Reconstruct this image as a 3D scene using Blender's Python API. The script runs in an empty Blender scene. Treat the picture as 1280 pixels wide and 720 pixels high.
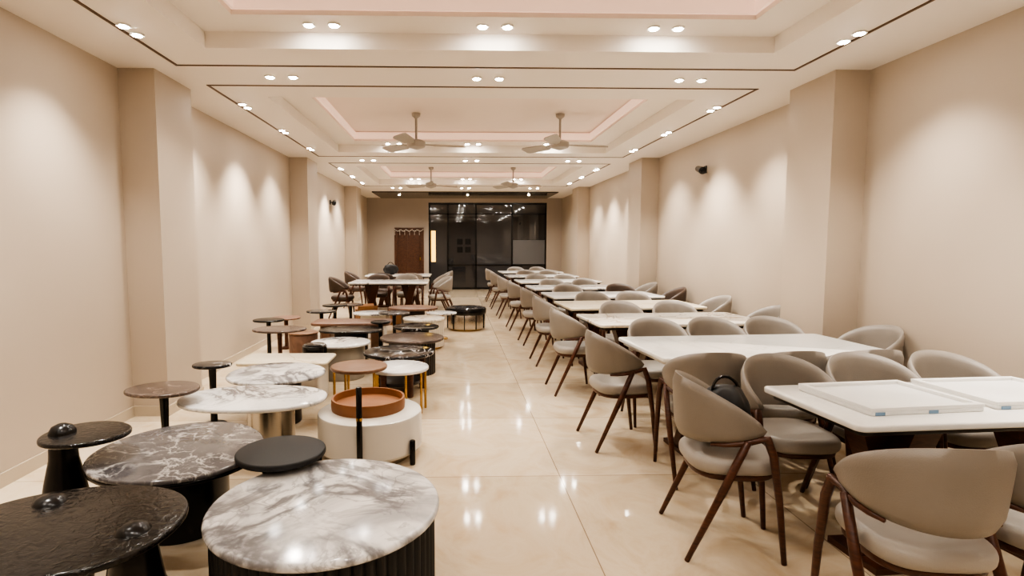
import bpy, math, random, bmesh
from mathutils import Vector, Matrix
random.seed(7)
sc=bpy.context.scene
COL=sc.collection
PI=math.pi
def s2l(c):
    return tuple(((x/255)/12.92 if x/255<=.04045 else (((x/255)+.055)/1.055)**2.4) for x in c)
# ------------------------------------------------------------ materials
def newmat(name,rgb=(128,128,128),rough=.5,metal=0,spec=.5,coat=0):
    m=bpy.data.materials.new(name);m.use_nodes=True
    b=m.node_tree.nodes['Principled BSDF']
    b.inputs['Base Color'].default_value=(*s2l(rgb),1)
    b.inputs['Roughness'].default_value=rough
    b.inputs['Metallic'].default_value=metal
    b.inputs['Specular IOR Level'].default_value=spec
    b.inputs['Coat Weight'].default_value=coat
    return m,m.node_tree,b
def coords(nt,scale=(1,1,1),rnd=True,gen='Object'):
    tc=nt.nodes.new('ShaderNodeTexCoord');mp=nt.nodes.new('ShaderNodeMapping')
    mp.inputs['Scale'].default_value=scale
    if rnd:
        oi=nt.nodes.new('ShaderNodeObjectInfo');mu=nt.nodes.new('ShaderNodeVectorMath');mu.operation='SCALE'
        cx=nt.nodes.new('ShaderNodeCombineXYZ')
        for k in(0,1,2): nt.links.new(oi.outputs['Random'],cx.inputs[k])
        nt.links.new(cx.outputs[0],mu.inputs[0]);mu.inputs['Scale'].default_value=17
        ad=nt.nodes.new('ShaderNodeVectorMath')
        nt.links.new(tc.outputs[gen],ad.inputs[0]);nt.links.new(mu.outputs[0],ad.inputs[1])
        nt.links.new(ad.outputs[0],mp.inputs['Vector'])
    else: nt.links.new(tc.outputs[gen],mp.inputs['Vector'])
    return mp.outputs['Vector']
def ramp(nt,fac,stops):
    r=nt.nodes.new('ShaderNodeValToRGB')
    while len(r.color_ramp.elements)<len(stops): r.color_ramp.elements.new(.5)
    for e,(p,c) in zip(r.color_ramp.elements,stops):
        e.position=p;e.color=(*s2l(c),1)
    nt.links.new(fac,r.inputs[0]);return r.outputs[0]
def noise(nt,vec,scale,detail=4,dist=0,rough=.5):
    n=nt.nodes.new('ShaderNodeTexNoise');n.inputs['Scale'].default_value=scale
    n.inputs['Detail'].default_value=detail;n.inputs['Distortion'].default_value=dist;n.inputs['Roughness'].default_value=rough
    nt.links.new(vec,n.inputs['Vector']);return n.outputs[0]
def math_(nt,op,a,b=None):
    n=nt.nodes.new('ShaderNodeMath');n.operation=op
    nt.links.new(a,n.inputs[0])
    if b is not None:
        if isinstance(b,(int,float)): n.inputs[1].default_value=b
        else: nt.links.new(b,n.inputs[1])
    return n.outputs[0]
def mrange(nt,v,a,b,c,d):
    n=nt.nodes.new('ShaderNodeMapRange');n.interpolation_type='SMOOTHSTEP'
    nt.links.new(v,n.inputs[0])
    for k,x in zip((1,2,3,4),(a,b,c,d)): n.inputs[k].default_value=x
    return n.outputs[0]
def mixc(nt,fac,a,b):
    mx=nt.nodes.new('ShaderNodeMix');mx.data_type='RGBA'
    nt.links.new(fac,mx.inputs[0])
    for k,x in((6,a),(7,b)):
        if isinstance(x,tuple): mx.inputs[k].default_value=(*s2l(x),1)
        else: nt.links.new(x,mx.inputs[k])
    return mx.outputs[2]
def marble(name,base,mid,vein,scale=1.6,width=.02,rough=.12,cloud=.8,amt=.9,lo=.38):
    m,nt,b=newmat(name,base,rough)
    v=coords(nt)
    n=noise(nt,v,scale,6,1.1,.55)
    d=math_(nt,'ABSOLUTE',math_(nt,'SUBTRACT',n,.5))
    mask=mrange(nt,noise(nt,v,scale*1.3,2),lo,lo+.24,.1,1)
    vf=math_(nt,'MULTIPLY',math_(nt,'MULTIPLY',mrange(nt,d,0,width,1,0),mask),amt)
    n3=noise(nt,v,scale*2.3,5,1.4,.55)
    d3=math_(nt,'ABSOLUTE',math_(nt,'SUBTRACT',n3,.53))
    vf2=math_(nt,'MULTIPLY',math_(nt,'MULTIPLY',mrange(nt,d3,0,width*.6,1,0),mask),amt*.5)
    cl=math_(nt,'MULTIPLY',mrange(nt,noise(nt,v,scale*.9,5,1,.6),.45,.72,0,1),cloud)
    c=mixc(nt,cl,base,mid);c=mixc(nt,vf2,c,vein);c=mixc(nt,vf,c,vein)
    nt.links.new(c,b.inputs['Base Color'])
    return m
def wood(name,a,c,rough=.35,scale=(3,3,18)):
    m,nt,b=newmat(name,a,rough)
    v=coords(nt,scale)
    n=noise(nt,v,3,5,1.2)
    nt.links.new(ramp(nt,n,[(.3,a),(.7,c)]),b.inputs['Base Color']);return m
def bumped(name,rgb,rgb2,rough,scale,strength=.1,nscale=3):
    m,nt,b=newmat(name,rgb,rough)
    v=coords(nt,rnd=False)
    nt.links.new(ramp(nt,noise(nt,v,nscale,4),[(.3,rgb),(.7,rgb2)]),b.inputs['Base Color'])
    bp=nt.nodes.new('ShaderNodeBump');bp.inputs['Strength'].default_value=strength;bp.inputs['Distance'].default_value=.01
    nt.links.new(noise(nt,v,scale,3),bp.inputs['Height']);nt.links.new(bp.outputs[0],b.inputs['Normal'])
    return m
def emit(name,rgb,st):
    m,nt,b=newmat(name,rgb,.5)
    b.inputs['Emission Color'].default_value=(*s2l(rgb),1);b.inputs['Emission Strength'].default_value=st
    return m
M={}
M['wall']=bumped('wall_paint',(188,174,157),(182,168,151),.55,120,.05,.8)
M['wallback']=bumped('wall_paint_dim',(172,160,147),(166,154,141),.6,120,.05,.8)  # darker copy of the wall paint; the back wall's dimness is in the colour
M['ceil']=bumped('ceiling_paint',(238,230,220),(234,226,216),.6,90,.03,.6)
M['tray']=bumped('ceiling_tray_glow_tint',(240,226,214),(236,222,210),.6,90,.03,.6)  # ceiling paint with the cove's pinkish glow put into its colour
M['slot']=newmat('ceiling_slot_bronze',(104,82,64),.4,.4)[0]
M['base']=newmat('baseboard_stone',(190,176,156),.25)[0]
M['leather']=bumped('taupe_leather',(142,134,125),(135,127,118),.45,220,.12,4)
M['leatherseat']=bumped('light_taupe_leather',(164,157,148),(157,150,141),.45,220,.12,4)
M['leatherdk']=bumped('dark_brown_leather',(84,70,60),(76,62,53),.45,220,.12,4)
M['walnut']=wood('walnut_wood',(94,56,38),(64,37,25))
M['carved']=wood('door_wood',(104,70,52),(70,46,35),scale=(5,3,9))
M['midwood']=wood('mid_brown_wood',(134,102,80),(108,80,60),scale=(2,12,2))
M['redwood']=wood('reddish_wood',(134,104,88),(106,80,66),scale=(2,12,2))
M['tan']=bumped('tan_leather',(150,104,72),(138,94,62),.45,160,.1,4)
M['beige']=newmat('beige_lacquer',(206,196,181),.25)[0]
M['greige']=newmat('grey_beige_lacquer',(150,142,130),.3)[0]
M['cream']=newmat('cream_lacquer',(214,209,200),.2)[0]
M['gold']=newmat('brushed_gold',(190,155,100),.25,1)[0]
M['steel']=newmat('brushed_champagne_steel',(184,177,167),.25,1)[0]
M['black']=newmat('black_lacquer',(20,19,19),.25)[0]
M['blackmat']=newmat('black_matt',(32,32,33),.55)[0]
M['dark']=bumped('dark_brown_lacquer',(50,43,40),(42,37,34),.3,60,.05,4)
M['white']=newmat('white_enamel',(222,218,212),.3)[0]
M['fan']=newmat('grey_fan_metal',(170,162,152),.35)[0]  # white fans drawn in grey so the blades stand out from the tray
M['mwhite']=marble('white_grey_marble',(226,224,221),(184,182,181),(116,113,115),1.9,.035,amt=1)
M['mwhiteb']=marble('bold_veined_white_marble',(228,226,224),(170,169,170),(110,108,111),1.5,.06,.12,1,.9,.32)
M['mwhite2']=marble('white_gold_marble',(230,223,211),(210,194,168),(150,118,82),1.8,.03,.12,.8,.8)
M['mcream']=marble('cream_travertine',(218,207,184),(205,191,165),(176,158,128),1.6,.03,.25,.7,.6)
M['mplain']=marble('plain_white_marble',(232,230,225),(223,220,213),(206,203,197),1.2,.02,.12,.5,.5)
M['mdark']=marble('charcoal_grey_marble',(100,97,98),(66,64,67),(186,182,178),4.2,.035,.14,.95,.8,.34)
M['mblack']=marble('black_marble',(36,35,37),(28,27,29),(206,202,198),1.8,.014,.1,.3)
M['mbrown']=marble('brown_marble',(90,77,70),(66,56,51),(150,132,120),2.6,.02,.2,.8,.5)
m,nt,b=newmat('black_hammered_glass',(30,28,27),.17,spec=.45)
v=coords(nt)
nt.links.new(ramp(nt,noise(nt,v,9,6,2.5),[(.35,(20,19,19)),(.5,(44,41,39)),(.62,(24,23,23))]),b.inputs['Base Color'])
bp=nt.nodes.new('ShaderNodeBump');bp.inputs['Strength'].default_value=.5;bp.inputs['Distance'].default_value=.008
nt.links.new(noise(nt,v,22,3,1.5),bp.inputs['Height']);nt.links.new(bp.outputs[0],b.inputs['Normal']);M['bglass']=m
M['glow']=emit('downlight_glow',(255,250,242),120)
M['cove']=emit('cove_strip_glow',(255,226,208),.22)
M['yellow']=emit('yellow_lit_panel',(255,206,90),1.3)
M['paneA']=newmat('dark_tinted_glass',(46,46,48),.03,spec=1)[0]
M['paneB']=newmat('frosted_grey_glass',(104,103,103),.3,spec=.6)[0]
M['paneC']=newmat('smoked_glass',(66,65,66),.04,spec=1)[0]
M['soff']=newmat('dark_glossy_soffit',(78,74,70),.1)[0]
M['flower']=newmat('white_flowers',(206,198,186),.8)[0]
M['slab']=newmat('plain_white_slab',(232,231,228),.3)[0]
M['blue']=newmat('blue_tape',(120,150,178),.4)[0]
M['card']=bumped('brown_cardboard',(150,112,80),(138,102,72),.8,80,.1,4)
# floor
m,nt,b=newmat('glossy_beige_tile',(206,190,166),.08,spec=.55)
v=coords(nt,rnd=False)
mp=nt.nodes.new('ShaderNodeMapping');mp.inputs['Location'].default_value=(.52,.1,0)
nt.links.new(v,mp.inputs['Vector'])
br=nt.nodes.new('ShaderNodeTexBrick');br.inputs['Scale'].default_value=1
br.inputs['Brick Width'].default_value=1.2;br.inputs['Row Height'].default_value=1.2;br.inputs['Mortar Size'].default_value=.003
br.offset=0;br.inputs['Bias'].default_value=0
br.inputs['Color1'].default_value=(*s2l((214,198,174)),1);br.inputs['Color2'].default_value=(*s2l((196,179,154)),1)
br.inputs['Mortar'].default_value=(*s2l((146,128,106)),1)
nt.links.new(mp.outputs[0],br.inputs['Vector'])
c=ramp(nt,noise(nt,v,1.6,9,2.0,.6),[(.3,(238,228,214)),(.5,(255,255,255)),(.7,(243,234,221))])
mx=nt.nodes.new('ShaderNodeMix');mx.data_type='RGBA';mx.blend_type='MULTIPLY';mx.inputs[0].default_value=.9
nt.links.new(br.outputs['Color'],mx.inputs[6]);nt.links.new(c,mx.inputs[7]);nt.links.new(mx.outputs[2],b.inputs['Base Color'])
M['floor']=m
# ------------------------------------------------------------ mesh helpers
def mesh(name,v,f,mat,smooth=False,angle=None):
    me=bpy.data.meshes.new(name);me.from_pydata([tuple(p) for p in v],[],f)
    bm=bmesh.new();bm.from_mesh(me);bmesh.ops.recalc_face_normals(bm,faces=bm.faces[:]);bm.to_mesh(me);bm.free()
    for mt in (mat if isinstance(mat,list) else [mat]): me.materials.append(mt)
    if smooth:
        me.polygons.foreach_set('use_smooth',[True]*len(me.polygons))
        if angle: me.set_sharp_from_angle(angle=math.radians(angle))
    return me
def obj(name,me,parent=None,loc=(0,0,0),rot=0):
    o=bpy.data.objects.new(name,me);COL.objects.link(o);o.location=loc;o.rotation_euler=(0,0,rot)
    if parent: o.parent=parent
    return o
def loft(rings,cap=True,closed=True):
    n=len(rings[0]);v=[p for r in rings for p in r];f=[]
    for i in range(len(rings)-1):
        for j in range(n if closed else n-1):
            k=(j+1)%n
            f.append((i*n+j,i*n+k,(i+1)*n+k,(i+1)*n+j))
    if cap: f.append(tuple(range(n)));f.append(tuple((len(rings)-1)*n+j for j in range(n)))
    return v,f
def join(*parts):
    V=[];F=[]
    for v,f in parts:
        o=len(V);V+=[tuple(p) for p in v];F+=[tuple(i+o for i in q) for q in f]
    return V,F
def boxg(x0,x1,y0,y1,z0,z1):
    v=[(x,y,z) for x in(x0,x1) for y in(y0,y1) for z in(z0,z1)]
    return v,[(0,1,3,2),(4,6,7,5),(0,4,5,1),(2,3,7,6),(0,2,6,4),(1,5,7,3)]
def lathe(prof,n=40,cx=0,cy=0):
    return loft([[(cx+r*math.cos(2*PI*j/n),cy+r*math.sin(2*PI*j/n),z) for j in range(n)] for r,z in prof])
def tube(p,q,r0,r1,n=10,flat=1):
    return path([p,q],[r0,r1],n)
def path(pts,rad,n=10,flat=1):
    P=[Vector(p) for p in pts];rings=[]
    ref=None
    for i,p in enumerate(P):
        d=((P[min(i+1,len(P)-1)]-P[max(i-1,0)])).normalized()
        if ref is None:
            ref=d.cross(Vector((0.01,1,0.02))).normalized()
        a=(ref-d*ref.dot(d)).normalized();ref=a;b=d.cross(a)
        r=rad[i]
        if i==0: rings.append([p+a*(r*.75*math.cos(2*PI*j/n))+b*(r*.75*math.sin(2*PI*j/n)) for j in range(n)]);p=p+d*r*.2
        if i==len(P)-1: pe=p;p=p-d*r*.2
        rings.append([p+a*(r*math.cos(2*PI*j/n))+b*(r*flat*math.sin(2*PI*j/n)) for j in range(n)])
        if i==len(P)-1: rings.append([pe+a*(r*.75*math.cos(2*PI*j/n))+b*(r*.75*math.sin(2*PI*j/n)) for j in range(n)])
    return loft(rings)
def slab(out,z0,z1,bev=.01,steps=4):
    n=len(out);nr=[]
    for i in range(n):
        a=Vector(out[i-1]);c=Vector(out[(i+1)%n]);t=(c-a).normalized();nr.append(Vector((t.y,-t.x)))
    rings=[]
    bev=min(bev,(z1-z0)/2)
    for i in range(steps+1):
        t=PI/2*i/steps
        rings.append([(out[j][0]-nr[j].x*bev*(1-math.sin(t)),out[j][1]-nr[j].y*bev*(1-math.sin(t)),z0+bev*(1-math.cos(t))) for j in range(n)])
    for i in range(steps+1):
        t=PI/2*i/steps
        rings.append([(out[j][0]-nr[j].x*bev*(1-math.cos(t)),out[j][1]-nr[j].y*bev*(1-math.cos(t)),z1-bev*(1-math.sin(t))) for j in range(n)])
    return loft(rings)
def ell(rx,ry,n=56,cx=0,cy=0,e=2,wob=0,ph=0):
    o=[]
    for j in range(n):
        a=2*PI*j/n;c=math.cos(a);s=math.sin(a)
        k=1+wob*(math.cos(2*a+ph)*.6+math.cos(3*a+ph*1.7)*.6)
        o.append((cx+k*rx*math.copysign(abs(c)**(2/e),c),cy+k*ry*math.copysign(abs(s)**(2/e),s)))
    return o
def rrect(w,d,r,n=6):
    o=[]
    for cx,cy,a0 in((w/2-r,d/2-r,0),(-w/2+r,d/2-r,PI/2),(-w/2+r,-d/2+r,PI),(w/2-r,-d/2+r,1.5*PI)):
        for i in range(n+1):
            a=a0+PI/2*i/n;o.append((cx+r*math.cos(a),cy+r*math.sin(a)))
    return o
def fluted(r,z0,z1,nf=48,amp=.012):
    n=nf*6
    def ring(z): return [((r-amp+amp*abs(math.sin(PI*nf*j/n)))*math.cos(2*PI*j/n),(r-amp+amp*abs(math.sin(PI*nf*j/n)))*math.sin(2*PI*j/n),z) for j in range(n)]
    return loft([ring(z0),ring(z1)])
def root(name,loc,label,cat,rot=0,group=None):
    e=bpy.data.objects.new(name,None);COL.objects.link(e);e.location=loc;e.rotation_euler=(0,0,rot);e.empty_display_size=.1
    e['label']=label;e['category']=cat
    if group:e['group']=group
    return e
def part(par,name,geo,mat,smooth=True,angle=40,label=None):
    o=obj(name,mesh(name,geo[0],geo[1],mat,smooth,angle),par)
    if label:o['label']=label
    return o
def struct(name,geo,mat,smooth=False):
    o=obj(name,mesh(name,geo[0],geo[1],mat,smooth,40));o['kind']='structure';return o
def single(name,geo,mat,label,cat,loc=(0,0,0),rot=0,smooth=True,angle=40,group=None):
    o=obj(name,mesh(name,geo[0],geo[1],mat,smooth,angle),None,loc,rot);o['label']=label;o['category']=cat
    if group:o['group']=group
    return o
# ------------------------------------------------------------ room shell
XL,XR,XLi,XRi=-2.79,3.5,-2.49,3.2
Y0,Y1,ZC=-2.5,18.2,2.95
piersL=[(0.1,.75),(4.85,5.5),(9.7,10.4),(14.5,15.2)]
piersR=[(0.1,.75),(4.74,5.38),(9.6,10.3),(14.5,15.2)]
def wallgeo(xw,xi,back,piers):
    pts=[(xw,Y0)]
    for a,c in piers: pts+=[(xw,a),(xi,a),(xi,c),(xw,c)]
    pts+=[(xw,Y1),(back,Y1),(back,Y0)]
    return loft([[(x,y,0) for x,y in pts],[(x,y,3.35) for x,y in pts]])
struct('wall_left',wallgeo(XL,XLi,XL-.2,piersL),M['wall'])
struct('wall_right',wallgeo(XR,XRi,XR+.2,piersR),M['wall'])
struct('wall_front',boxg(XL-.2,XR+.2,Y0-.15,Y0,0,3.35),M['wall'])
struct('floor',boxg(XL-.2,XR+.2,Y0-.2,Y1+.2,-.1,0),M['floor'])
def bbgeo(xw,xi,sg,piers):
    pts=[(xw,Y0)]
    for a,c in piers: pts+=[(xw,a),(xi,a),(xi,c),(xw,c)]
    pts+=[(xw,Y1)]
    t=.012*sg
    inner=[]
    for i,(x,y) in enumerate(pts):
        yy=y;k=(i-1)%4
        if 0<i<len(pts)-1: yy=y-.012 if k in(0,1) else y+.012
        inner.append((x+t,yy))
    v=[];f=[];n=len(pts)
    for (x,y) in pts: v+=[(x,y,0),(x,y,.09)]
    for (x,y) in inner: v+=[(x,y,0),(x,y,.09)]
    for i in range(n-1):
        a=2*i;b_=2*n+2*i
        f+=[(b_,b_+2,b_+3,b_+1),(a+1,a+3,b_+3,b_+1)]
    return v,f
struct('baseboard_left',bbgeo(XL,XLi,1,piersL),M['base'])
struct('baseboard_right',bbgeo(XR,XRi,-1,piersR),M['base'])
bays=[(-1.85,2.45,.9,4.35),(-1.85,2.45,5.75,9.15),(-1.85,2.45,10.75,14.0)]
V=[];Fc=[];mi=[]
def quad(a,b_,c,d,m=0):
    o=len(V);V.extend([a,b_,c,d]);Fc.append((o,o+1,o+2,o+3));mi.append(m)
def hq(x0,x1,y0,y1,z,m=0): quad((x0,y0,z),(x1,y0,z),(x1,y1,z),(x0,y1,z),m)
ys=Y0
for x0,x1,a,c in bays:
    hq(XL,XR,ys,a,ZC);hq(XL,x0,a,c,ZC);hq(x1,XR,a,c,ZC);ys=c
hq(XL,XR,ys,Y1,ZC)
def ringq(r1,z1,r2,z2,m=0):
    (a0,a1,b0,b1)=r1;(c0,c1,d0,d1)=r2
    A=[(a0,b0,z1),(a1,b0,z1),(a1,b1,z1),(a0,b1,z1)];B=[(c0,d0,z2),(c1,d0,z2),(c1,d1,z2),(c0,d1,z2)]
    for i in range(4): quad(A[i],A[(i+1)%4],B[(i+1)%4],B[i],m)
for x0,x1,a,c in bays:
    r=(x0,x1,a,c);r2=(x0+.32,x1-.32,a+.32,c-.32)
    ringq(r,ZC,r,ZC+.12,0);ringq(r,ZC+.12,r2,ZC+.12,0);ringq(r2,ZC+.12,r2,ZC+.27,1)
    hq(r2[0],r2[1],r2[2],r2[3],ZC+.27,1)
me=bpy.data.meshes.new('ceiling');me.from_pydata(V,[],Fc);me.materials.append(M['ceil']);me.materials.append(M['tray'])
me.polygons.foreach_set('material_index',mi)
o=obj('ceiling',me);o['kind']='structure'
def frame(x0,x1,y0,y1,w,z0,z1):
    return join(boxg(x0,x1,y0,y0+w,z0,z1),boxg(x0,x1,y1-w,y1,z0,z1),boxg(x0,x0+w,y0+w,y1-w,z0,z1),boxg(x1-w,x1,y0+w,y1-w,z0,z1))
ti=1
for x0,x1,a,c in bays:
    struct('trim_%d'%ti,frame(x0-.42,x1+.42,a-.42,c+.42,.022,ZC-.006,ZC),M['slot']);ti+=1
    struct('trim_%d'%ti,frame(x0+.325,x1-.325,a+.325,c-.325,.02,ZC+.15,ZC+.25),M['cove']);ti+=1
struct('trim_%d'%ti,boxg(-2.3,2.95,15.9,18.0,ZC-.03,ZC),M['soff']);ti+=1
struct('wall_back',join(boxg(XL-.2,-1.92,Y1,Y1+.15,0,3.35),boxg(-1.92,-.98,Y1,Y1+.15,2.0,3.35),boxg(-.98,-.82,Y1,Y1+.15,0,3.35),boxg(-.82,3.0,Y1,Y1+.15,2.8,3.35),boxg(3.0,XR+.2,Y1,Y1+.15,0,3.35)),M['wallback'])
d=struct('door_1',join(boxg(-1.92,-.98,Y1+.02,Y1+.08,0,2.0),boxg(-1.92,-1.84,Y1-.03,Y1+.02,0,2.0),boxg(-1.06,-.98,Y1-.03,Y1+.02,0,2.0),boxg(-1.84,-1.06,Y1-.03,Y1+.02,1.92,2.0),
   boxg(-1.76,-1.5,Y1,Y1+.02,1.05,1.8),boxg(-1.4,-1.14,Y1,Y1+.02,1.05,1.8),boxg(-1.76,-1.5,Y1,Y1+.02,.2,.9),boxg(-1.4,-1.14,Y1,Y1+.02,.2,.9)),M['carved'])
part(d,'handle',lathe([(.02,0),(.025,.01),(.01,.1),(.025,.11),(.02,.12)],12,-1.1,Y1-.02),M['gold']).location=(0,0,.95)
w=struct('window_1',join(boxg(-.82,3.0,Y1,Y1+.06,2.74,2.8),boxg(-.82,3.0,Y1,Y1+.06,0,.06),boxg(-.82,3.0,Y1,Y1+.06,2.42,2.46),boxg(-.2,3.0,Y1,Y1+.06,.78,.81),
   *[boxg(x-.025,x+.025,Y1,Y1+.06,.06,2.74) for x in(-.795,-.2,.71,1.88,2.975)]),M['black'])
for x0,x1,k in((-.77,-.225,'paneC'),(-.175,.685,'paneA'),(.735,1.855,'paneC'),(1.905,2.95,'paneA')):
    part(w,'glass_pane',boxg(x0,x1,Y1+.03,Y1+.04,.06,2.42),M[k],False)
    part(w,'glass_pane',boxg(x0,x1,Y1+.03,Y1+.04,2.46,2.74),M['paneC'],False)
part(w,'frosted_film',boxg(1.905,2.95,Y1+.025,Y1+.03,.82,1.6),M['paneB'],False,label='frosted grey film on the pane')
for i in(0,1):
    for j in(0,1):
        part(w,'etched_square',boxg(.1+i*.26,.28+i*.26,Y1+.02,Y1+.03,1.2+j*.26,1.38+j*.26),M['black'],False)
part(w,'lit_panel',boxg(-.74,-.6,Y1+.02,Y1+.03,.9,1.9),M['yellow'],False,label='yellow lit vertical strip behind the glass')
gg=[]
for i in range(24):
    t=i/23;x=-1.9+.9*t
    gg.append((x,1.94-.05*abs(math.sin(PI*t*5)),.02))
    if i%4==0:
        for k in range(3): gg.append((x,1.88-.05*k,.016))
parts=[]
for x,z,r in gg:
    v_,f_=lathe([(r*.05,-r),(r*.7,-r*.7),(r,0),(r*.7,r*.7),(r*.05,r)],8,x,Y1-.06);parts.append(([(a,b2,c+z) for a,b2,c in v_],f_))
single('door_garland',join(*parts),M['flower'],'white flower garland hung across the top of the wooden door','garland')
# ------------------------------------------------------------ ceiling fans
def fan(x,y,rt):
    r=root('ceiling_fan',(x,y,ZC+.27),'white three-blade ceiling fan hanging from the recessed ceiling tray','ceiling fan',rt,'ceiling fans in the recessed trays')
    part(r,'canopy',lathe([(.02,0),(.06,-.005),(.055,-.04),(.02,-.07)],20),M['fan'])
    part(r,'rod',lathe([(.016,-.05),(.016,-.38)],10),M['fan'])
    part(r,'motor',lathe([(.02,-.34),(.07,-.35),(.12,-.375),(.125,-.42),(.11,-.445),(.05,-.465),(.02,-.475)],28),M['fan'])
    for k in range(3):
        a=2*PI*k/3
        o=[(.10,-.02),(.18,-.03),(.25,-.075),(.62,-.085),(.66,-.06),(.66,.06),(.62,.085),(.25,.065),(.18,.03),(.10,.02)]
        top=[(px,py,-.400+.28*py) for px,py in o];bot=[(px,py,-.412+.28*py) for px,py in o]
        b2=part(r,'blade',loft([bot,top]),M['fan'],False);b2.rotation_euler=(0,0,a)
for x,y,rt in((-.5,7.6,.25),(1.42,7.6,.15),(-.52,12.9,.5),(1.35,12.9,.1)): fan(x,y,rt)
# ------------------------------------------------------------ downlights
dl=mesh('downlight',*lathe([(.025,0),(.046,0),(.046,-.012),(.032,-.012)],24),[M['white']],True,40)
gl=mesh('downlight_lens',*lathe([(.029,-.010),(.029,-.016)],20),M['glow'])
lampdata={}
def lamp(energy,size,blend=.8):
    k=(energy,size,blend)
    if k not in lampdata:
        l=bpy.data.lights.new('spot','SPOT');l.energy=energy;l.spot_size=math.radians(size);l.spot_blend=blend;l.shadow_soft_size=.05
        l.color=(1,.94,.865);lampdata[k]=l
    return lampdata[k]
def downlight(x,y,z=ZC,e=0,size=140,blend=.8,tilt=0):
    r=obj('downlight',dl,None,(x,y,z));r['label']='small round white recessed ceiling downlight, switched on';r['category']='downlight';r['group']='recessed ceiling downlights'
    obj('lens',gl,r)
    if e:
        L=bpy.data.objects.new('bulb',lamp(e,size,blend));COL.objects.link(L);L.parent=r;L.location=(0,0,-.03);L.rotation_euler=(0,tilt,0)
E=52
for bi,(x0,x1,a,c) in enumerate(bays):
    for yi,yy in enumerate((a+.35,(a+c)/2,c-.35)):
        for xx,s in((x0-.35,-1),(x1+.35,1)):
            downlight(xx,yy-.08,e=round(E*(1.9+.35*bi)*(1 if yi!=1 else 1.6)),size=90,blend=.9,tilt=-s*math.radians(15));downlight(xx,yy+.08)
    for yy in(a+.16,c-.16):
        for xx in(x0+.9,(x0+x1)/2,x1-.9):
            downlight(xx-.09,yy,ZC+.12);downlight(xx+.09,yy,ZC+.12,e=round(E*.6),size=130)
for yy in(-1,5.05,9.95,14.85):
    for xx in(-1.5,.3,2.1):
        downlight(xx-.1,yy,e=E,size=140);downlight(xx+.1,yy)
for xx in(-1.6,.4,2.2): downlight(xx,16.6,ZC-.03,e=95,size=150)
# ------------------------------------------------------------ wall cameras
for x,y,z,sg in((XR,7.8,2.52,-1),(XL,12.8,2.42,1)):
    r=root('security_camera',(x,y,z),'small black wall-mounted security camera on the beige wall','camera')
    part(r,'bracket',join(boxg(min(0,sg*.015),max(0,sg*.015),-.035,.035,-.05,.05),tube((sg*.01,0,0),(sg*.09,0,.0),.012,.012)),M['blackmat'])
    part(r,'body',tube((sg*.09,.05,.02),(sg*.13,-.2,-.04),.04,.05,16),M['black'])
# ------------------------------------------------------------ chair
PH=math.radians(114)
def ztop(u): return .85-.20*abs(u)**2.1
def zbot(u): return .545+.055*abs(u)**2
def rad_(t): return .220+.020*t
def backgeo():
    n=32;rings=[]
    for i in range(n+1):
        u=-1+2*i/n;ph=u*PH;zt=ztop(u);zb=zbot(u)
        if abs(u)>.94:
            k=1-(abs(u)-.94)/.06*.35;mz=(zt+zb)/2;zt=mz+(zt-mz)*k;zb=mz+(zb-mz)*k
        ring=[];m_=8
        for side in(1,-1):
            for k in range(m_):
                t=(k+.0)/(m_-1);t=t if side==1 else 1-t
                z=zb+(zt-zb)*t
                hw=.018*math.sqrt(max(0.02,1-abs(2*t-1)**6))
                rr=rad_(t)+side*hw
                ring.append((rr*math.sin(ph),-rr*math.cos(ph),z))
        rings.append(ring)
    return loft(rings)
CH={}
CH['seat']=slab(ell(.205,.215,44,0,.015,3.2),.40,.48,.035,6)
CH['frame']=slab(ell(.19,.195,32,0,.015,3.0),.375,.405,.01,3)
CH['back']=backgeo()
def armpath(s):
    pts=[(s*.232,.205,0),(s*.236,.17,.30),(s*.236,.135,.52),(s*.232,.105,.60)]
    for u in(.93,.84,.72,.6,.48):
        a=u*PH;rr=.225;pts.append((s*rr*math.sin(a),-rr*math.cos(a),zbot(u)-.006))
    return path(pts,[.012,.016,.019,.021,.017,.015,.013,.011,.008],10)
CH['front']=[armpath(s) for s in(1,-1)]
CH['rear']=[path([(s*.232,.02,.585),(s*.236,-.07,.38),(s*.235,-.24,0)],[.018,.019,.012],10) for s in(1,-1)]
chairmesh={}
def getch(mk,wk):
    if (mk,wk) in chairmesh: return chairmesh[(mk,wk)]
    d={}
    d['seat']=mesh('seat',*CH['seat'],M['leatherseat' if mk=='leather' else mk],True,60)
    d['seat_frame']=mesh('seat_frame',*CH['frame'],M[wk],True,60)
    d['backrest']=mesh('backrest',*CH['back'],M[mk],True,75)
    d['legs']=[mesh('leg',*g,M[wk],True,60) for g in CH['front']+CH['rear']]
    chairmesh[(mk,wk)]=d;return d
def chair(x,y,rot,mk='leather',wk='walnut',label=None,group='barrel dining chairs around the dining tables'):
    r=root('dining_chair',(x,y,0),label or 'taupe leather barrel-back dining chair with splayed walnut legs','chair',math.radians(rot-90),group)
    d=getch(mk,wk)
    obj('seat',d['seat'],r);obj('seat_frame',d['seat_frame'],r);obj('backrest',d['backrest'],r)
    for m_ in d['legs']: obj('leg',m_,r)
    return r
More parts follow.
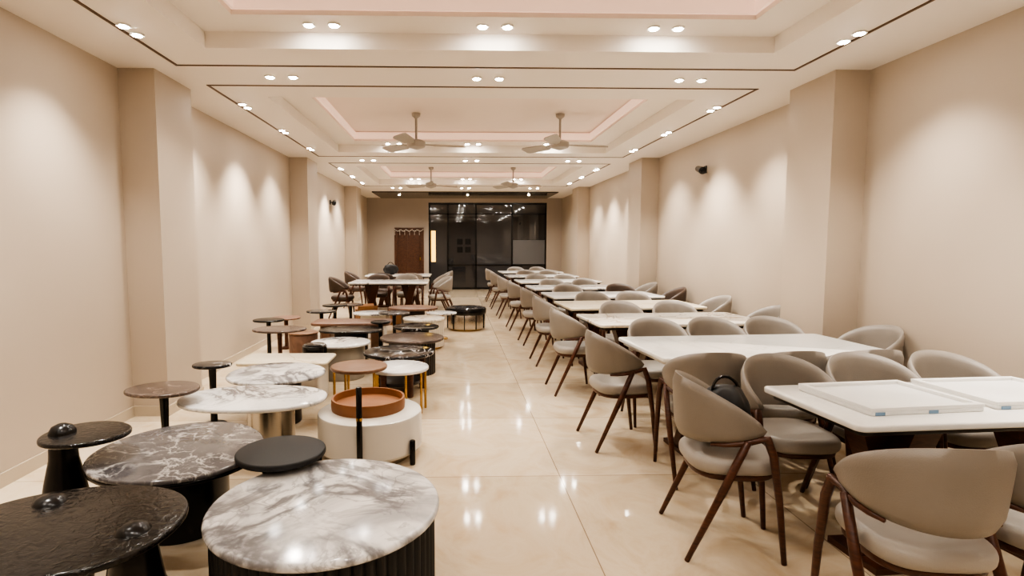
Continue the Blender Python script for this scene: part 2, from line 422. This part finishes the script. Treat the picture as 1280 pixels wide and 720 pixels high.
# ------------------------------------------------------------ dining tables
def dining(x,y,w,dep,top,label,rot=0,edge=None,h=.76):
    r=root('dining_table',(x,y,0),label,'table',math.radians(rot))
    part(r,'tabletop',slab(rrect(w,dep,.04),h-.03,h,.008,3),M[top])
    part(r,'apron',slab(rrect(w-.06,dep-.06,.04),h-.055,h-.03,.005,2),M[edge or 'dark'],label='dark edge panel beneath the top' if not edge else 'cream edge panel beneath the top')
    for s in(-1,1):
        cx=s*w*.24
        g=join(loft([[(cx-.16,-.15,0),(cx+.16,-.15,0),(cx+.16,.15,0),(cx-.16,.15,0)],[(cx-.16,-.15,.03),(cx+.16,-.15,.03),(cx+.16,.15,.03),(cx-.16,.15,.03)]]),
          loft([[(cx-.14,-.04,.03),(cx-.04,-.04,.03),(cx-.04,.04,.03),(cx-.14,.04,.03)],[(cx+.02,-.14,h-.055),(cx+.16,-.14,h-.055),(cx+.16,.0,h-.055),(cx+.02,.0,h-.055)]]),
          loft([[(cx+.04,-.04,.03),(cx+.14,-.04,.03),(cx+.14,.04,.03),(cx+.04,.04,.03)],[(cx-.16,.0,h-.055),(cx-.02,.0,h-.055),(cx-.02,.14,h-.055),(cx-.16,.14,h-.055)]]))
        part(r,'pedestal',g,M['walnut'],False)
    return r
R=4
dining(2.45,2.56,1.66,.66,'mplain','white marble dining table with dark edge under two marble trays',R)
dining(2.16,4.0,1.68,.86,'mplain','long plain white dining table with walnut crossed pedestals',R,'cream')
dining(2.13,5.47,1.66,.82,'mwhite2','white and gold-veined marble dining table with walnut pedestals',R)
dining(2.12,6.78,1.64,.84,'mcream','cream travertine dining table with walnut pedestals',R)
dining(2.14,8.1,1.6,.84,'mplain','white marble dining table beside dark brown and taupe chairs',R)
dining(2.08,9.5,1.6,.84,'mwhite','grey-veined white marble dining table with walnut pedestals',R)
dining(2.05,11.1,1.6,.84,'mplain','white dining table in the row toward the glass partition',R)
dining(2.0,12.9,1.6,.84,'mwhite','grey-veined marble dining table standing near the glass partition',R)
dining(2.0,14.7,1.6,.84,'mplain','last white dining table of the row beside the glass partition',R)
dining(-1.25,11.0,1.5,.95,'mwhite','grey-white marble dining table on dark base across the aisle',0)
dining(-1.3,13.3,1.5,.9,'mplain','white dining table standing near the wooden door',0)
def boxed(x,y,w,dep,rot):
    r=root('marble_sample_tray',(x,y,.76),'rectangular plain white tray with raised rim on the dining table','tray',math.radians(rot))
    part(r,'panel',slab(rrect(w,dep,.01,2),0,.020,.004,2),M['slab'])
    part(r,'rim',frame(-w/2,w/2,-dep/2,dep/2,.028,.020,.034),M['slab'],False)
    for tx in(-w/2+.02,0): part(r,'tape',boxg(tx,tx+.045,-dep/2-.003,-dep/2,.002,.016),M['blue'],False,label='blue tape on the edge')
boxed(2.04,2.55,.56,.44,6);boxed(2.69,2.62,.58,.44,4)
ch=chair
ch(1.36,2.72,-6);ch(1.67,1.92,84);ch(2.2,2.0,94)
for x in(1.86,2.38,2.9): ch(x,2.99+(x-1.8)*.07,-90+random.uniform(-4,4))
for x in(1.60,2.12,2.64): ch(x,3.50+(x-1.6)*.07,90+random.uniform(-4,4))
ch(1.24,4.14,4);ch(3.24,4.3,184)
for x in(1.72,2.24,2.76): ch(x,4.65+(x-2.1)*.06,-90+random.uniform(-4,4))
ch(1.22,5.62,2);ch(3.22,5.75,178)
for x in(1.85,2.45): ch(x,6.08,-90+random.uniform(-4,4))
ch(1.23,6.95,2);ch(3.2,6.9,180)
for x in(1.85,2.4): ch(x,7.36,-90)
DK='dark brown barrel-back dining chair with walnut legs'
ch(1.24,8.35,3);ch(3.2,8.25,176,'leatherdk',label=DK)
ch(2.65,8.78,-90,'leatherdk',label=DK);ch(1.8,8.76,-90)
ch(1.18,9.75,2);ch(3.15,9.3,180);ch(1.8,10.18,-90);ch(2.4,10.18,-90)
ch(1.12,11.3,2);ch(1.75,11.78,-90);ch(2.35,11.78,-90);ch(1.08,12.9,0);ch(1.75,13.58,-90);ch(2.3,13.58,-90);ch(1.06,14.5,0)
ch(1.7,15.38,-90);ch(2.3,15.38,-90)
for i,(x,y,a) in enumerate(((-.28,11.1,195),(-.34,12.3,190),(-2.2,11.0,0),(-1.6,11.78,-90),(-1.0,11.78,-90),(-1.6,12.6,90),(-.95,12.6,90),(-.28,13.4,180),(-2.32,13.2,0))):
    if i in(2,3,5,8): ch(x,y,a,'leatherdk',label=DK)
    else: ch(x,y,a)
# loose cardboard pieces by the back table
for x,y,a,w_,d_,h_ in((-1.62,10.28,20,.36,.26,.3),(-.95,10.32,-15,.42,.24,.22)):
    r=root('cardboard_box',(x,y,0),'small brown cardboard box on the floor beside the dining table','box',math.radians(a))
    part(r,'body',join(boxg(-w_/2,w_/2,-d_/2,d_/2,0,h_)),M['card'],False)
    for s in(-1,1): part(r,'flap',loft([[(-w_/2,s*d_/2,h_),(w_/2,s*d_/2,h_),(w_/2,s*(d_/2+.004),h_),(-w_/2,s*(d_/2+.004),h_)],[(-w_/2,s*(d_/2+.07),h_+.07),(w_/2,s*(d_/2+.07),h_+.07),(w_/2,s*(d_/2+.074),h_+.07),(-w_/2,s*(d_/2+.074),h_+.07)]]),M['card'],False)
# ------------------------------------------------------------ coffee tables
def T(name,x,y,label,cat='coffee table',rot=0): return root(name,(x,y,0),label,cat,math.radians(rot))
r=T('coffee_table',-.54,2.29,'large round grey-veined white marble coffee table on black fluted drum')
part(r,'tabletop',slab(ell(.475,.475,72),.385,.42,.016,5),M['mwhiteb'])
part(r,'fluted_drum',fluted(.455,0,.386,60,.014),M['blackmat'],False,label='black vertically fluted drum base')
r=T('side_table',-.86,2.73,'small round matt black side table beside the marble coffee table','side table')
part(r,'tabletop',slab(ell(.215,.215,48),.45,.48,.01,4),M['blackmat'])
part(r,'pedestal',lathe([(.10,0),(.11,.01),(.10,.03),(.06,.2),(.06,.3),(.1,.45)],32,-.06,.1),M['black'])
r=T('coffee_table',-1.45,2.07,'black hammered glass coffee table with two dark legs poking through')
part(r,'tabletop',slab(ell(.43,.34,72,wob=.07,ph=2.2),.42,.45,.012,4),M['bglass'])
for cx,cy in((-.2,.18),(.27,-.06)):
    part(r,'leg',lathe([(.11,0),(.13,.03),(.14,.12),(.10,.25),(.085,.34),(.075,.42),(.058,.455),(.046,.468),(.026,.476),(.004,.479)],32,cx,cy),M['black'])
r=T('side_table',-1.86,2.81,'dark glass round side table with black vase-shaped leg','side table')
part(r,'tabletop',slab(ell(.2,.19,56,wob=.03),.525,.55,.01,4),M['bglass'])
part(r,'leg',lathe([(.09,0),(.11,.03),(.115,.15),(.09,.3),(.065,.42),(.06,.525),(.06,.56),(.045,.585),(.02,.597),(.005,.6)],32,-.11,-.01),M['black'])
r=T('coffee_table',-1.45,2.93,'charcoal grey marble coffee table with irregular pebble outline and black edge')
part(r,'tabletop',slab(ell(.42,.44,64,wob=.035,ph=1),.395,.42,.01,4),M['mdark'])
part(r,'edge_band',slab(ell(.415,.435,64,wob=.035,ph=1),.375,.395,.006,3),M['black'],label='black edge under the marble')
part(r,'base',lathe([(.22,0),(.23,.02),(.23,.36),(.26,.375)],48),M['black'])
r=T('coffee_table',-.6,3.93,'cream lacquered drum coffee table with three black column legs')
part(r,'drum',lathe([(.33,.05),(.35,.055),(.365,.075),(.365,.30),(.36,.315),(.35,.32)],64),M['cream'],angle=28)
part(r,'plinth',lathe([(.29,.0),(.3,.02),(.3,.05)],48),M['steel'])
LA=math.radians(-92)
for a,h in((-92,.58),(-35,.17),(-145,.17)):
    a=math.radians(a)
    part(r,'leg',lathe([(.017,0),(.019,.005),(.019,h-.005),(.015,h)],20,.385*math.cos(a),.385*math.sin(a)),M['black'])
part(r,'ring',lathe([(.021,.36),(.021,.38)],20,.385*math.cos(LA),.385*math.sin(LA)),M['gold'],label='gold ring on the tall leg')
r=T('serving_tray',-.62,3.98,'round tan leather serving tray standing on the cream drum table','tray');r.location.z=.32
def ringgeo(ro,ri,z0,z1,zb,n=56):
    return loft([[(q*math.cos(2*PI*j/n),q*math.sin(2*PI*j/n),z) for j in range(n)] for q,z in((.01,z0),(ro,z0),(ro+.004,(z0+z1)/2),(ro,z1),(ri,z1),(ri,zb),(.01,zb))])
part(r,'tray_body',ringgeo(.26,.245,0,.08,.03),M['tan'])
r=T('coffee_table',-1.42,3.93,'oval white marble coffee table on brushed champagne metal drum')
part(r,'tabletop',slab(ell(.51,.33,64,e=2.2),.39,.42,.014,4),M['mwhite'])
part(r,'drum',lathe([(.15,0),(.16,.01),(.16,.38),(.2,.39)],48,.12,0),M['steel'])
def pedtable(x,y,rx,ry,h,top,leg,label,wob=0,br=.1,name='side_table',cat='side table'):
    r=T(name,x,y,label,cat)
    part(r,'tabletop',slab(ell(rx,ry,56,wob=wob,ph=1.3),h-.025,h,.01,4),M[top])
    part(r,'pedestal',lathe([(br,0),(br,.015),(br*.9,.022),(.028,.035),(.024,h*.5),(.03,h-.04),(.07,h-.025)],28),M[leg])
    return r
pedtable(-1.98,3.8,.24,.2,.52,'mbrown','black','grey-brown marble side table with pebble top and dark pedestal',.04)
pedtable(-1.98,4.57,.155,.13,.52,'mblack','blackmat','small black round side table on slim black pedestal')
r=T('coffee_table',-1.5,4.69,'round grey-veined white marble coffee table on dark base')
part(r,'tabletop',slab(ell(.39,.4,64,wob=.03),.39,.42,.014,4),M['mwhiteb']);part(r,'base',lathe([(.2,0),(.2,.36),(.24,.39)],40),M['dark'])
r=T('coffee_table',-1.6,5.36,'square cream marble coffee table on cream block base')
part(r,'tabletop',slab(rrect(.84,.48,.05),.37,.40,.01,3),M['mcream']);part(r,'base',slab(rrect(.7,.38,.04),0,.37,.01,3),M['beige'])
def wire(x,y,rad,h,top,label,angs,name='side_table',cat='side table',legm='gold'):
    r=T(name,x,y,label,cat)
    part(r,'tabletop',slab(ell(rad,rad,56),h-.03,h,.01,4),M[top])
    for a in angs:
        a=math.radians(a);k=rad-.03
        part(r,'leg',tube((k*math.cos(a),k*math.sin(a),h-.03),(k*math.cos(a),k*math.sin(a),0),.011,.011),M[legm],label='thin gold metal leg')
    return r
wire(-.8,4.66,.235,.48,'midwood','round brown wooden side table with thin gold legs',(135,195,255,315))
wire(-.5,4.98,.27,.40,'mwhite','round white marble side table on gold metal frame',(10,80,150,220,290,330))
r=T('coffee_table',-.56,5.6,'round black marble coffee table with white veins on wooden legs')
part(r,'tabletop',slab(ell(.355,.34,64),.385,.42,.014,4),M['mblack'])
for a in(-60,30,150,240):
    a=math.radians(a);part(r,'leg',tube((.26*math.cos(a),.26*math.sin(a),.385),(.26*math.cos(a),.26*math.sin(a),0),.035,.03,14),M['walnut'])
part(r,'shelf',slab(ell(.23,.23,40),.1,.13,.008,3),M['dark'])
r=T('pouf_stool',-1.45,5.79,'small black ribbed drum stool','stool')
part(r,'body',lathe([(.115,0),(.125,.02),(.125,.13),(.118,.15),(.125,.17),(.125,.28),(.118,.3),(.125,.32),(.125,.44),(.11,.45)],36),M['black'])
part(r,'top_disc',slab(ell(.11,.11,36),.45,.458,.003,2),M['mblack'])
r=T('coffee_table',-1.28,6.27,'white marble round coffee table on grey-beige drum')
part(r,'tabletop',slab(ell(.33,.32,56),.37,.40,.012,4),M['mwhite']);part(r,'drum',lathe([(.26,0),(.27,.02),(.27,.37)],48),M['greige'])
r=T('coffee_table',-.49,6.45,'round brown coffee table with dark fluted base')
part(r,'tabletop',slab(ell(.37,.36,64),.385,.42,.012,4),M['mbrown']);part(r,'fluted_drum',fluted(.27,0,.386,40,.012),M['dark'],False)
pedtable(-2.06,6.6,.31,.25,.5,'mbrown','walnut','brown side table with wide round top on slim pedestal')
r=T('side_table',-1.95,7.22,'small brown wooden drum side table','side table')
part(r,'drum',lathe([(.17,0),(.18,.01),(.18,.33),(.17,.34)],44),M['redwood']);part(r,'tabletop',slab(ell(.19,.19,44),.34,.36,.006,3),M['midwood'])
r=T('coffee_table',-1.3,7.05,'long dark oval coffee table on black base')
part(r,'tabletop',slab(ell(.4,.25,56,e=2.6),.395,.42,.01,3),M['bglass']);part(r,'base',slab(rrect(.4,.22,.05),0,.395,.01,3),M['black'])
r=T('coffee_table',-1.42,7.8,'long light wooden rectangular coffee table')
part(r,'tabletop',slab(rrect(1.08,.5,.1),.38,.42,.012,3),M['redwood'])
for s in(-1,1): part(r,'leg',slab([(px+s*.34,py) for px,py in rrect(.14,.34,.03)],0,.38,.008,2),M['midwood'])
r=T('coffee_table',-.44,8.05,'cream fluted drum coffee table with gold trim')
part(r,'fluted_drum',fluted(.29,.03,.40,44,.012),M['beige'],False);part(r,'plinth',lathe([(.26,0),(.26,.03)],40),M['gold'])
part(r,'tabletop',slab(ell(.3,.3,56),.40,.43,.008,3),M['mwhite2'])
pedtable(-1.98,8.35,.22,.2,.5,'mblack','black','dark round side table on black pedestal')
pedtable(-.98,7.4,.13,.13,.47,'black','black','slim black pedestal side table',br=.09)
r=T('coffee_table',-.5,7.25,'low round dark walnut coffee table on black drum')
part(r,'tabletop',slab(ell(.3,.28,56),.40,.43,.012,3),M['mblack']);part(r,'base',lathe([(.17,0),(.17,.40)],36),M['black'])
pedtable(-2.45,7.4,.2,.18,.5,'black','black','black side table standing close to the wall')
pedtable(-.92,8.55,.24,.22,.45,'mdark','black','charcoal marble side table among wooden tables')
pedtable(-.2,8.75,.24,.22,.42,'mwhite','gold','white marble side table on gold pedestal')
pedtable(-2.4,8.0,.2,.2,.45,'redwood','walnut','reddish wooden side table standing close to the wall')
r=T('coffee_table',-1.3,8.95,'round white coffee table with marble top')
part(r,'tabletop',slab(ell(.32,.28,56),.37,.40,.012,3),M['mwhite']);part(r,'drum',lathe([(.2,0),(.22,.02),(.2,.37)],40),M['cream'])
pedtable(-1.95,9.15,.2,.18,.5,'black','black','small black round side table on slim pedestal')
r=T('coffee_table',-.7,9.5,'reddish wooden oval coffee table on dark base')
part(r,'tabletop',slab(ell(.42,.33,56),.38,.42,.012,3),M['redwood']);part(r,'base',lathe([(.2,0),(.2,.38)],40),M['dark'])
r=T('coffee_table',.21,9.75,'round silver-grey drum coffee table with black bars and top band')
part(r,'drum',lathe([(.325,.03),(.33,.04),(.33,.27),(.325,.28)],56),M['steel']);part(r,'band',lathe([(.345,.28),(.35,.29),(.35,.36),(.345,.37)],56),M['black'])
part(r,'plinth',lathe([(.28,0),(.28,.03)],40),M['gold']);part(r,'tabletop',slab(ell(.34,.34,56),.37,.385,.006,3),M['mblack'])
for k in range(10):
    a=2*PI*k/10+.2;part(r,'bar',lathe([(.007,.03),(.007,.282)],10,.336*math.cos(a),.336*math.sin(a)),M['black'])
pedtable(-1.8,9.72,.22,.2,.45,'mbrown','black','brown round side table on slim pedestal')
def lump(rx,ry,rz,seed,n=28,m_=16,amp=.1):
    rnd=random.Random(seed);ph=[rnd.uniform(0,6) for _ in range(6)];rings=[]
    for i in range(m_+1):
        t=PI*(.02+.96*i/m_);ring=[]
        for j in range(n):
            a=2*PI*j/n
            k=1+amp*(math.sin(3*a+ph[0]+2*t)+math.sin(5*a+ph[1]-3*t)*.7+math.sin(7*a+4*t+ph[2])*.4)
            ring.append((rx*k*math.sin(t)**.7*math.cos(a),ry*k*math.sin(t)**.7*math.sin(a),rz-rz*math.cos(t)*(1 if t>PI/2 else .98)))
        rings.append(ring)
    return loft(rings)
def strapg(h):
    pts=[(.07*math.cos(a),.02*math.sin(a),h+.08*math.sin(a)) for a in [PI*i/10 for i in range(11)]]
    return path(pts,[.008]*11,6)
r=T('handbag',1.38,2.76,'crumpled black cloth bag lying on the dining chair seat','bag');r.location.z=.482
part(r,'bag_body',lump(.115,.115,.15,3),M['blackmat']);part(r,'strap',strapg(.26),M['black'])
r=T('handbag',-1.5,13.25,'black bag standing on the white dining table','bag');r.location.z=.76
part(r,'bag_body',lump(.17,.1,.12,5),M['blackmat']);part(r,'strap',strapg(.21),M['black'])
# ------------------------------------------------------------ world, camera
w=bpy.data.worlds.new('world');sc.world=w;w.use_nodes=True
w.node_tree.nodes['Background'].inputs[0].default_value=(*s2l((120,105,90)),1);w.node_tree.nodes['Background'].inputs[1].default_value=.3
cam=bpy.data.cameras.new('camera');co=bpy.data.objects.new('camera',cam);COL.objects.link(co);sc.camera=co
cam.lens=36*700/1280;cam.shift_x=54/1280;cam.clip_start=.05
co.location=(0,0,1.5);co.rotation_euler=(math.radians(90-4.57),0,-math.radians(1.5))
sc.view_settings.view_transform='AgX'
sc.view_settings.look='AgX - High Contrast'
sc.view_settings.exposure=.58
